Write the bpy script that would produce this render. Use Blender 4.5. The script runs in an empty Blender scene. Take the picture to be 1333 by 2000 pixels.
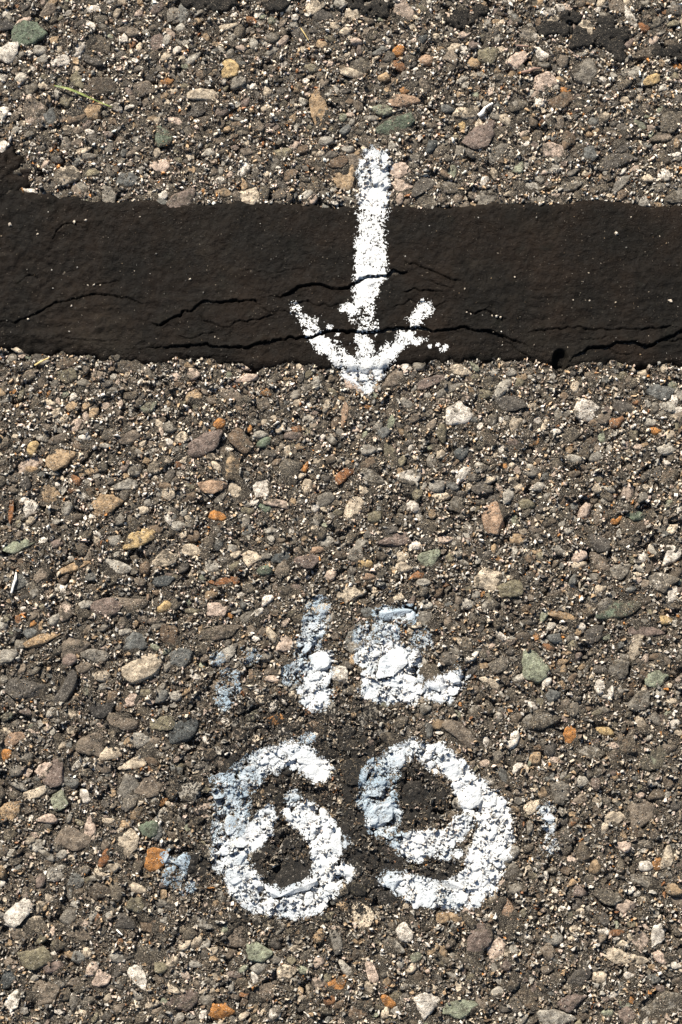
import bpy, bmesh, math
import numpy as np
from mathutils import Vector
from mathutils.bvhtree import BVHTree

# ------------------------------------------------------------------ camera, sky, sun, exposure
scene = bpy.context.scene
COL = scene.collection
TILT = math.radians(12.0)      # photographer stands at the bottom edge and looks almost straight down
DIST = 1.25
SCALE = 0.0003                 # metres per photograph pixel in the middle of the frame
PW, PH = 1333.0, 2000.0
cam_d = bpy.data.cameras.new('camera')
cam = bpy.data.objects.new('camera', cam_d)
COL.objects.link(cam)
cam.location = (0.0, -DIST * math.sin(TILT), DIST * math.cos(TILT))
cam.rotation_euler = (TILT, 0, 0)
cam_d.sensor_fit = 'VERTICAL'
cam_d.sensor_height = 36.0
cam_d.lens = 18.0 / (PH * SCALE / 2 / DIST)
cam_d.clip_start = 0.01
cam_d.clip_end = 500.0
scene.camera = cam

SUN_EL = math.radians(38)
SUN_DIR = Vector((-0.50 * math.cos(SUN_EL), 0.866 * math.cos(SUN_EL), math.sin(SUN_EL)))
world = bpy.data.worlds.new('World')
scene.world = world
world.use_nodes = True
wn = world.node_tree
bg = wn.nodes['Background']
sky = wn.nodes.new('ShaderNodeTexSky')
sky.sky_type = 'NISHITA'
sky.sun_disc = False
sky.sun_elevation = SUN_EL
sky.sun_rotation = math.atan2(SUN_DIR.x, SUN_DIR.y)
wn.links.new(sky.outputs[0], bg.inputs[0])
bg.inputs[1].default_value = 0.05
sun_d = bpy.data.lights.new('sun', 'SUN')
sun_d.energy = 4.6
sun_d.angle = math.radians(0.53)
sun_d.color = (1.0, 0.945, 0.85)
sun = bpy.data.objects.new('sun', sun_d)
COL.objects.link(sun)
sun.location = SUN_DIR * 5
sun.rotation_euler = SUN_DIR.to_track_quat('Z', 'Y').to_euler()
vs = scene.view_settings
vs.view_transform = 'Standard'
vs.look = 'None'
vs.exposure = 1.3
vs.gamma = 1.0
vs.use_curve_mapping = False

# ------------------------------------------------------------------ helpers
RNG = np.random.default_rng(7)


def ground(px, py, z=0.0):
    """photograph pixel -> point of the ground plane (metres)"""
    px = np.asarray(px, float); py = np.asarray(py, float)
    u = (px - PW / 2) * SCALE / DIST
    v = (PH / 2 - py) * SCALE / DIST
    dy = math.sin(TILT) + v * math.cos(TILT)
    dz = -math.cos(TILT) + v * math.sin(TILT)
    s = (z - cam.location.z) / dz
    return u * s, cam.location.y + dy * s


def pixel(x, y):
    """ground point -> photograph pixel"""
    x = np.asarray(x, float); y = np.asarray(y, float)
    ry = y - cam.location.y
    rz = -cam.location.z
    dep = ry * math.sin(TILT) - rz * math.cos(TILT)
    up = ry * math.cos(TILT) + rz * math.sin(TILT)
    return PW / 2 + x / dep * DIST / SCALE, PH / 2 - up / dep * DIST / SCALE


_tab = {}


def vn(x, y, s, seed):
    """smooth value noise 0..1"""
    if seed not in _tab:
        _tab[seed] = np.random.default_rng(1000 + seed).random((256, 256))
    R = _tab[seed]
    x = np.asarray(x, float) / s + 1000.3; y = np.asarray(y, float) / s + 1000.7
    xi = np.floor(x).astype(int); yi = np.floor(y).astype(int)
    fx = x - xi; fy = y - yi
    fx = fx * fx * (3 - 2 * fx); fy = fy * fy * (3 - 2 * fy)
    a = R[xi & 255, yi & 255]; b = R[(xi + 1) & 255, yi & 255]
    c = R[xi & 255, (yi + 1) & 255]; d = R[(xi + 1) & 255, (yi + 1) & 255]
    return (a * (1 - fx) + b * fx) * (1 - fy) + (c * (1 - fx) + d * fx) * fy


def lin(r, g, b, k=0.8):
    f = lambda c: ((c / 255 + 0.055) / 1.055) ** 2.4 if c > 10 else c / 255 / 12.92
    return (f(r) * k, f(g) * k, f(b) * k)


def sstep(a, b, x):
    t = np.clip((x - a) / (b - a), 0, 1)
    return t * t * (3 - 2 * t)


SOLID = []      # (vertices, triangles) of everything a spray can could hit


def mesh_np(name, V, F, smooth=False, col=None, solid=True):
    V = np.ascontiguousarray(V, np.float32); F = np.ascontiguousarray(F, np.int32)
    me = bpy.data.meshes.new(name)
    me.vertices.add(len(V)); me.vertices.foreach_set('co', V.ravel())
    k = F.shape[1]
    me.loops.add(F.size); me.loops.foreach_set('vertex_index', F.ravel())
    me.polygons.add(len(F)); me.polygons.foreach_set('loop_start', np.arange(0, F.size, k, dtype=np.int32))
    me.polygons.foreach_set('use_smooth', np.full(len(F), smooth, dtype=bool))
    if col is not None:
        at = me.attributes.new('Col', 'FLOAT_COLOR', 'POINT')
        at.data.foreach_set('color', np.ascontiguousarray(col, np.float32).ravel())
    me.update(calc_edges=True)
    if solid:
        SOLID.append((V, F if k == 3 else np.concatenate([F[:, [0, 1, 2]], F[:, [0, 2, 3]]])))
    return me


def link(name, me, mat=None, parent=None, kind=None, label=None, category=None, group=None):
    o = bpy.data.objects.new(name, me)
    COL.objects.link(o)
    if mat is not None and len(me.materials) == 0:
        me.materials.append(mat)
    if parent is not None: o.parent = parent
    if kind: o['kind'] = kind
    if label: o['label'] = label
    if category: o['category'] = category
    if group: o['group'] = group
    return o


# ------------------------------------------------------------------ materials
class N:
    def __init__(s, name):
        s.m = bpy.data.materials.new(name); s.m.use_nodes = True
        s.t = s.m.node_tree; s.b = s.t.nodes['Principled BSDF']
        s.pos = s.t.nodes.new('ShaderNodeNewGeometry').outputs['Position']

    def put(s, sock, v):
        if isinstance(v, bpy.types.NodeSocket): s.t.links.new(v, sock)
        else: sock.default_value = v

    def noise(s, scale, detail=3.0, rough=0.55, vec=None):
        n = s.t.nodes.new('ShaderNodeTexNoise'); n.inputs['Scale'].default_value = scale
        n.inputs['Detail'].default_value = detail; n.inputs['Roughness'].default_value = rough
        s.t.links.new(vec or s.pos, n.inputs['Vector']); return n.outputs[0]

    def voro(s, scale, out='Color', feature='F1'):
        n = s.t.nodes.new('ShaderNodeTexVoronoi'); n.inputs['Scale'].default_value = scale; n.feature = feature
        s.t.links.new(s.pos, n.inputs['Vector']); return n.outputs[out]

    def ramp(s, fac, a, b, lo=0.0, hi=1.0):
        n = s.t.nodes.new('ShaderNodeMapRange'); n.inputs[1].default_value = a; n.inputs[2].default_value = b
        n.inputs[3].default_value = lo; n.inputs[4].default_value = hi; n.interpolation_type = 'SMOOTHSTEP'
        s.t.links.new(fac, n.inputs[0]); return n.outputs[0]

    def math(s, op, a, b=0.0):
        n = s.t.nodes.new('ShaderNodeMath'); n.operation = op
        s.put(n.inputs[0], a); s.put(n.inputs[1], b); return n.outputs[0]

    def mix(s, fac, a, b, mode='MIX'):
        n = s.t.nodes.new('ShaderNodeMix'); n.data_type = 'RGBA'; n.blend_type = mode
        for k, v in ((0, fac), (6, a), (7, b)):
            s.put(n.inputs[k], (*v, 1.0) if isinstance(v, tuple) and len(v) == 3 else v)
        return n.outputs[2]

    def bump(s, h, dist, strength=1.0, nrm=None):
        n = s.t.nodes.new('ShaderNodeBump'); n.inputs['Strength'].default_value = strength
        n.inputs['Distance'].default_value = dist
        s.t.links.new(h, n.inputs['Height'])
        if nrm is not None: s.t.links.new(nrm, n.inputs['Normal'])
        return n.outputs[0]

    def done(s, color, rough, normal=None, spec=0.3):
        s.put(s.b.inputs['Base Color'], (*color, 1.0) if isinstance(color, tuple) else color)
        s.put(s.b.inputs['Roughness'], rough)
        s.b.inputs['Specular IOR Level'].default_value = spec
        if normal is not None: s.t.links.new(normal, s.b.inputs['Normal'])
        return s.m


BINDER = lin(70, 62, 52)
BINDER_D = lin(38, 33, 28)


def stone_material(name, per_object):
    m = N(name)
    if per_object:
        oi = m.t.nodes.new('ShaderNodeObjectInfo'); col = oi.outputs['Color']; coat = oi.outputs['Alpha']
    else:
        at = m.t.nodes.new('ShaderNodeAttribute'); at.attribute_name = 'Col'
        col = at.outputs['Color']; coat = at.outputs['Alpha']
    n1 = m.noise(300, 5, 0.65); n2 = m.noise(1100, 3, 0.7)
    c = m.mix(1.0, col, m.mix(m.ramp(n1, 0.32, 0.68), (0.45, 0.43, 0.41), (1.4, 1.38, 1.34)), 'MULTIPLY')
    c = m.mix(m.ramp(n2, 0.57, 0.68, 0.0, 0.8), c, m.mix(0.6, c, (0.66, 0.60, 0.51)))
    c = m.mix(m.ramp(m.noise(750, 3, 0.6), 0.55, 0.64, 0, 0.8), c, m.mix(1.0, c, (0.36, 0.31, 0.26), 'MULTIPLY'))
    # bitumen film left on the stone
    film = m.ramp(m.math('SUBTRACT', m.math('ADD', m.noise(170, 5, 0.65), m.math('MULTIPLY', coat, 0.75)), 0.82), -0.05, 0.06)
    bnd = m.mix(m.ramp(m.noise(600, 4, 0.7), 0.36, 0.66), BINDER_D, lin(100, 89, 72))
    bnd = m.mix(m.ramp(m.noise(1500, 2, 0.6), 0.58, 0.66, 0, 0.9), bnd, lin(196, 182, 160))
    c = m.mix(m.math('MULTIPLY', film, 0.9), c, bnd)
    nr = m.bump(m.noise(380, 6, 0.8), 0.0028, 1.0)
    return m.done(c, m.ramp(n1, 0.3, 0.7, 0.6, 0.85), nr, 0.3)


M_STONE = stone_material('stone_single', True)
M_AGG = stone_material('stone_mass', False)

m = N('sand_grain')
at = m.t.nodes.new('ShaderNodeAttribute'); at.attribute_name = 'Col'
M_SAND = m.done(m.mix(m.ramp(m.noise(900, 2), 0.4, 0.7, 0, 0.5), at.outputs['Color'], m.mix(1.0, at.outputs['Color'], (0.5, 0.45, 0.4), 'MULTIPLY')), 0.6, None, 0.4)

m = N('bitumen_binder')
far = m.t.nodes.new('ShaderNodeAttribute'); far.attribute_name = 'Col'
c = m.mix(m.ramp(m.noise(120, 5, 0.65), 0.35, 0.68), BINDER_D, BINDER)
g = m.noise(1500, 3, 0.75)
c = m.mix(m.ramp(g, 0.57, 0.68), c, lin(140, 126, 102))
c = m.mix(m.ramp(m.noise(2600, 2, 0.6), 0.60, 0.67, 0, 0.9), c, lin(225, 212, 190))
# far beyond the photograph single stones cannot be told apart
cell = m.voro(140, 'Color'); edge = m.ramp(m.voro(140, 'Distance', 'F1'), 0.25, 0.6)
sep = m.t.nodes.new('ShaderNodeSeparateColor'); m.t.links.new(cell, sep.inputs[0])
fs = m.mix(m.ramp(sep.outputs[0], 0.2, 0.95), lin(70, 63, 54), lin(150, 140, 124))
fs = m.mix(edge, fs, BINDER_D)
sf = m.t.nodes.new('ShaderNodeSeparateColor'); m.t.links.new(far.outputs['Color'], sf.inputs[0])
c = m.mix(sf.outputs[0], c, fs)
nr = m.bump(m.noise(420, 6, 0.8), 0.0030, 1.0)
nr = m.bump(m.noise(1400, 3, 0.7), 0.0006, 1.0, nr)
M_BINDER = m.done(c, 0.82, nr, 0.25)

m = N('crack_sealant')
c = m.mix(m.ramp(m.noise(28, 4), 0.35, 0.7), lin(17, 14, 10), lin(29, 21, 14))
c = m.mix(m.ramp(m.noise(60, 5, 0.7), 0.55, 0.75, 0, 0.7), c, lin(21, 20, 14))
c = m.mix(m.ramp(m.noise(1500, 3, 0.7), 0.55, 0.75, 0, 0.6), c, lin(44, 37, 28))
c = m.mix(m.ramp(m.noise(16, 6, 0.7), 0.50, 0.72, 0, 0.55), c, lin(44, 38, 30))
c = m.mix(m.ramp(m.noise(1100, 2, 0.5), 0.72, 0.77), c, lin(150, 138, 122))
nr = m.bump(m.noise(110, 4, 0.6), 0.0040, 0.7)
nr = m.bump(m.noise(360, 6, 0.68), 0.0016, 0.9, nr)
nr = m.bump(m.noise(1700, 3, 0.7), 0.0005, 0.9, nr)
M_TAR = m.done(c, m.ramp(m.noise(300, 3), 0.3, 0.7, 0.6, 0.85), nr, 0.10)

m = N('tar_splash')
c = m.mix(m.ramp(m.noise(500, 4), 0.35, 0.7), lin(26, 24, 21), lin(46, 41, 35))
c = m.mix(m.ramp(m.noise(1300, 3, 0.6), 0.60, 0.68, 0, 0.8), c, lin(150, 138, 120))
nr = m.bump(m.noise(500, 6, 0.75), 0.0018, 1.0)
M_SPLASH = m.done(c, 0.7, nr, 0.18)

m = N('spray_paint')
at = m.t.nodes.new('ShaderNodeAttribute'); at.attribute_name = 'Col'
c = m.mix(m.ramp(m.noise(700, 4, 0.7), 0.52, 0.75, 0, 0.4), at.outputs['Color'], m.mix(1.0, at.outputs['Color'], (0.62, 0.60, 0.57), 'MULTIPLY'))
nr = m.bump(m.noise(1100, 5, 0.7), 0.0006, 0.9)
M_PAINT = m.done(c, 0.6, nr, 0.3)

m = N('black_paint')
nr = m.bump(m.noise(500, 6, 0.8), 0.0016, 1.0)
M_BLACK = m.done(m.mix(m.ramp(m.noise(500, 5, .7), .35, .65), lin(26, 25, 23), lin(52, 47, 41)), 0.65, nr, 0.2)


def plain(name, a, b, scale=300, rough=0.6):
    k = N(name)
    return k.done(k.mix(k.ramp(k.noise(scale, 4), 0.35, 0.65), a, b), rough, k.bump(k.noise(scale * 3, 3), 0.0003, 0.6), 0.3)


# ------------------------------------------------------------------ sealant outline (photograph pixels)
TOP = np.array([(-900, 392), (-400, 376), (-60, 368), (60, 374), (100, 379), (160, 387), (200, 395), (250, 390), (290, 392), (350, 398), (400, 395), (500, 394),
                (560, 398), (600, 402), (640, 405), (700, 404), (740, 406), (800, 403), (860, 404), (930, 402), (960, 397), (1040, 395), (1070, 399),
                (1150, 390), (1240, 396), (1280, 400), (1333, 402), (1700, 408), (2300, 395)], float)
BOT = np.array([(-900, 690), (-400, 700), (0, 684), (30, 685), (60, 693), (120, 690), (135, 698), (160, 690), (200, 700), (250, 707), (300, 712), (330, 705),
                (400, 706), (440, 709), (480, 721), (520, 723), (560, 712), (600, 712), (630, 722), (655, 720), (690, 733), (750, 722), (800, 714),
                (840, 706), (900, 708), (950, 702), (1000, 705), (1060, 712), (1080, 716), (1110, 718), (1150, 714), (1200, 712), (1260, 716), (1333, 716),
                (1700, 705), (2300, 720)], float)


def band_sd(px, py):
    top = np.interp(px, TOP[:, 0], TOP[:, 1]) + (vn(px, 0 * px, 17, 1) - .5) * 9 + (vn(px, 0 * px + 5, 7, 2) - .5) * 5
    bot = np.interp(px, BOT[:, 0], BOT[:, 1]) + (vn(px, 0 * px, 15, 3) - .5) * 12 + (vn(px, 0 * px + 5, 7, 4) - .5) * 7
    sd = np.minimum(py - top, bot - py)
    q = np.hypot((px - 2) / 60, (py - 345) / 58) + (vn(px, py, 22, 5) - .5) * 0.7 + (vn(px, py, 9, 35) - .5) * 0.4
    return np.maximum(sd, (1 - q) * 40)


CRACKS = [  # (points, width px, depth mm)
    ([(-300, 640), (-100, 622), (0, 630), (30, 632), (65, 620), (92, 603), (125, 591), (150, 580), (175, 579), (210, 575), (250, 585), (280, 596), (312, 594)], 2.6, 1.6),
    ([(287, 630), (310, 638), (325, 636), (345, 620), (375, 608), (400, 591), (430, 592), (460, 590), (495, 586), (515, 602)], 3.2, 2.2),
    ([(382, 616), (415, 632), (450, 639), (470, 630), (510, 622), (545, 615)], 2.2, 1.1),
    ([(522, 581), (550, 580), (570, 572), (585, 562), (610, 557), (630, 557), (650, 565), (667, 567), (682, 562), (692, 550), (717, 542), (750, 540), (767, 534), (792, 532), (807, 527)], 4.4, 3.0),
    ([(790, 512), (817, 520), (842, 525), (867, 540), (882, 552), (907, 554)], 2.6, 1.6),
    ([(787, 575), (807, 566), (837, 567), (867, 572)], 2.4, 1.5),
    ([(255, 680), (350, 677), (395, 674), (435, 680), (475, 680), (515, 672), (550, 664), (600, 657), (635, 651), (667, 650), (697, 649), (742, 645), (807, 642), (832, 647), (867, 646), (907, 642), (947, 650), (977, 657), (1007, 665), (1027, 677), (1052, 687)], 4.2, 3.0),
    ([(1094, 712), (1110, 708), (1127, 695), (1152, 680), (1182, 680), (1197, 672), (1232, 670), (1262, 675), (1282, 670), (1302, 660), (1333, 647), (1400, 640), (1600, 655)], 5.0, 3.2),
    ([(1017, 650), (1067, 645), (1132, 642), (1162, 647), (1197, 642), (1232, 645), (1333, 638)], 2.4, 1.4),
    ([(907, 608), (927, 617), (947, 610), (967, 617), (992, 625)], 2.6, 1.6),
    ([(168, 556), (200, 555), (240, 552)], 2.0, 0.9),
    ([(345, 656), (372, 662), (400, 652), (430, 650)], 2.2, .8), ([(505, 602), (530, 612), (560, 608), (590, 618)], 2.2, .9), ([(560, 595), (600, 590), (640, 600), (670, 596)], 2.4, 1.0),
    ([(760, 600), (800, 592), (850, 596), (880, 588)], 2.2, .9), ([(835, 550), (850, 560), (890, 566)], 2.0, .8), ([(975, 657), (990, 672), (1020, 690), (1050, 696)], 2.4, 1.0),
    ([(1180, 680), (1200, 690), (1235, 692)], 2.2, 1.0), ([(1130, 660), (1165, 665), (1190, 658)], 2.0, .8), ([(30, 560), (55, 540), (80, 545)], 2.2, .8), ([(470, 532), (500, 528), (540, 534), (600, 526)], 2.4, .6),
    ([(1290, 655), (1310, 668), (1333, 664), (1380, 670)], 2.6, 1.2), ([(120, 660), (180, 668), (240, 664)], 2.0, .7),
    ([(330, 690), (400, 700), (460, 690)], 2.0, 0.8),
    ([(100, 470), (115, 452), (130, 440), (165, 432)], 2.2, 1.0),
]


def cracks_at(px, py):
    """groove depth and lip height (mm) of the sealant at photograph pixels"""
    dep = np.zeros_like(px); lip = np.zeros_like(px)
    for i, (pts, w, d) in enumerate(CRACKS):
        P = np.array(pts, float)
        sel = (px > P[:, 0].min() - 40) & (px < P[:, 0].max() + 40) & (py > P[:, 1].min() - 70) & (py < P[:, 1].max() + 70)
        x = px[sel]; y = py[sel]
        if not len(x): continue
        x2 = x + (vn(x, y, 9, 20 + i) - .5) * 5; y2 = y + (vn(x, y, 11, 40 + i) - .5) * 5.5 + (vn(x, y, 5, 240 + i) - .5) * 2.5 + (vn(x, y, 26, 60 + i) - .5) * 8
        best = np.full(len(x), 1e9); side = np.zeros(len(x)); tpos = np.zeros(len(x))
        tot = np.cumsum(np.r_[0, np.hypot(*np.diff(P, axis=0).T)])
        for k in range(len(P) - 1):
            a, b = P[k], P[k + 1]; ab = b - a
            t = np.clip(((x2 - a[0]) * ab[0] + (y2 - a[1]) * ab[1]) / (ab @ ab), 0, 1)
            dd = np.hypot(x2 - a[0] - t * ab[0], y2 - a[1] - t * ab[1])
            u = dd < best
            best[u] = dd[u]; tpos[u] = ((tot[k] + t * (tot[k + 1] - tot[k])) / tot[-1])[u]
            side[u] = (y2 < a[1] + t * ab[1])[u]
        taper = np.clip(np.minimum(tpos, 1 - tpos) * 9, 0.15, 1)
        ww = w * .43 * taper * (0.45 + 1.1 * vn(x, y, 17, 80 + i))
        dep[sel] = np.maximum(dep[sel], d * taper * np.exp(-(best / (ww * 0.9)) ** 4))
        lip[sel] += taper * d * np.where(side > 0, 0.34 * np.exp(-best / 16), -0.20 * np.exp(-best / 14))
    hole = np.hypot((px - 1094) / 17, (py - 703) / 22)
    dep = np.maximum(dep, 4.5 * (1 - sstep(0.55, 1.0, hole)))
    return dep, lip


# black splashes of tar: ellipses in photograph pixels
SPLASH = [
    ('largest black tar splash at upper right, round with pits', [(1197, 76, 38, 30), (1189, 46, 20, 18), (1139, 75, 30, 20), (1207, 108, 16, 14)]),
    ('long thin black tar splash left of the largest splash', [(1116, 31, 26, 13), (1082, 56, 40, 15)]),
    ('black tar splash cut by the right edge of the picture', [(1287, 101, 24, 14), (1326, 100, 28, 20), (1360, 96, 30, 20)]),
    ('black tar splash on the top edge left of centre', [(410, 6, 52, 20), (375, -6, 30, 14)]),
    ('small black tar splash on the top edge near the centre', [(540, 10, 26, 14)]),
    ('black tar splash on the top edge right of centre', [(735, 18, 34, 20), (700, 4, 20, 14)]),
    ('black tar splash between the top centre and upper right splashes', [(905, 34, 32, 18), (935, 18, 18, 14)]),
]


def splash_q(px, py, ells, k):
    q = np.full(np.shape(px), 9.0)
    for (x, y, a, b) in ells:
        q = np.minimum(q, np.hypot((px - x) / a, (py - y) / b))
    return q + (vn(px, py, 13, 100 + k) - .5) * 0.7 + (vn(px, py, 6, 120 + k) - .5) * 0.35


# ------------------------------------------------------------------ the ground sheet
def binder_h(x, y):
    """height of the bitumen in metres"""
    x, y = x * .82 - y * .57, x * .57 + y * .82
    x, y = x + .004 * vn(x, y, .006, 41), y + .004 * vn(x, y, .006, 42)
    h = (vn(x, y, .011, 6) - .5) * 1.3 + (vn(x, y, .0045, 7) - .5) * 1.3 + (vn(x, y, .0024, 8) - .5) * 1.3
    pit = sstep(0.66, 0.86, vn(x, y, .0062, 9))
    return (h - 2.6 * pit) * 0.001


HX, HY = 0.27, 0.375
def axis(h, step, reach=60.0):
    a = np.arange(-h, h + step, step)
    o = [a[-1]]; d = step
    while o[-1] < reach:
        d *= 1.35; o.append(o[-1] + d)
    o = np.array(o[1:]); return np.concatenate([-o[::-1] , a, o])


gx, gy = axis(HX, .0015), axis(HY, .0015)
X, Y = np.meshgrid(gx, gy)
near = (np.abs(X) <= HX + .02) & (np.abs(Y) <= HY + .02)
Z = np.where(near, binder_h(X, Y), -0.0002)
PX, PY = pixel(np.clip(X, -1, 1), np.clip(Y, -1, 1))
hole = np.hypot((PX - 1094) / 20, (PY - 705) / 24)
Z -= 0.004 * (1 - sstep(0.5, 1.1, hole)) * near
nx, ny = len(gx), len(gy)
idx = np.arange(nx * ny).reshape(ny, nx)
F = np.stack([idx[:-1, :-1], idx[:-1, 1:], idx[1:, 1:], idx[1:, :-1]], -1).reshape(-1, 4)
farc = sstep(-.015, .03, np.maximum(np.abs(X) - HX, np.abs(Y) - HY))
col = np.stack([farc, farc, farc, np.ones_like(farc)], -1).reshape(-1, 4)
pavement = link('pavement', mesh_np('pavement', np.stack([X, Y, Z], -1).reshape(-1, 3), F, True, col), M_BINDER, kind='structure')

# ------------------------------------------------------------------ stones
C = dict(green=(104, 120, 102), white=(240, 234, 226), cream=(214, 200, 180), tan=(182, 154, 120), yellow=(206, 178, 128), pinkw=(222, 200, 186),
         pinktan=(180, 150, 126), orange=(196, 132, 66), rust=(150, 98, 58), brown=(112, 93, 75), greybr=(126, 114, 102), grey=(134, 130, 123),
         lgrey=(176, 172, 164), dkgrey=(82, 78, 74), bluegrey=(108, 112, 113), bluedk=(74, 80, 83), purple=(128, 112, 106), olive=(132, 126, 104),
         greenl=(152, 161, 140), black=(50, 48, 47), coat=(92, 81, 69))
def mute(rgb, k):
    g = (128, 120, 107)
    return lin(*[(a * (1 - k) + b * k) * w for a, b, w in zip(rgb, g, (1.0, .985, .96))])


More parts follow.
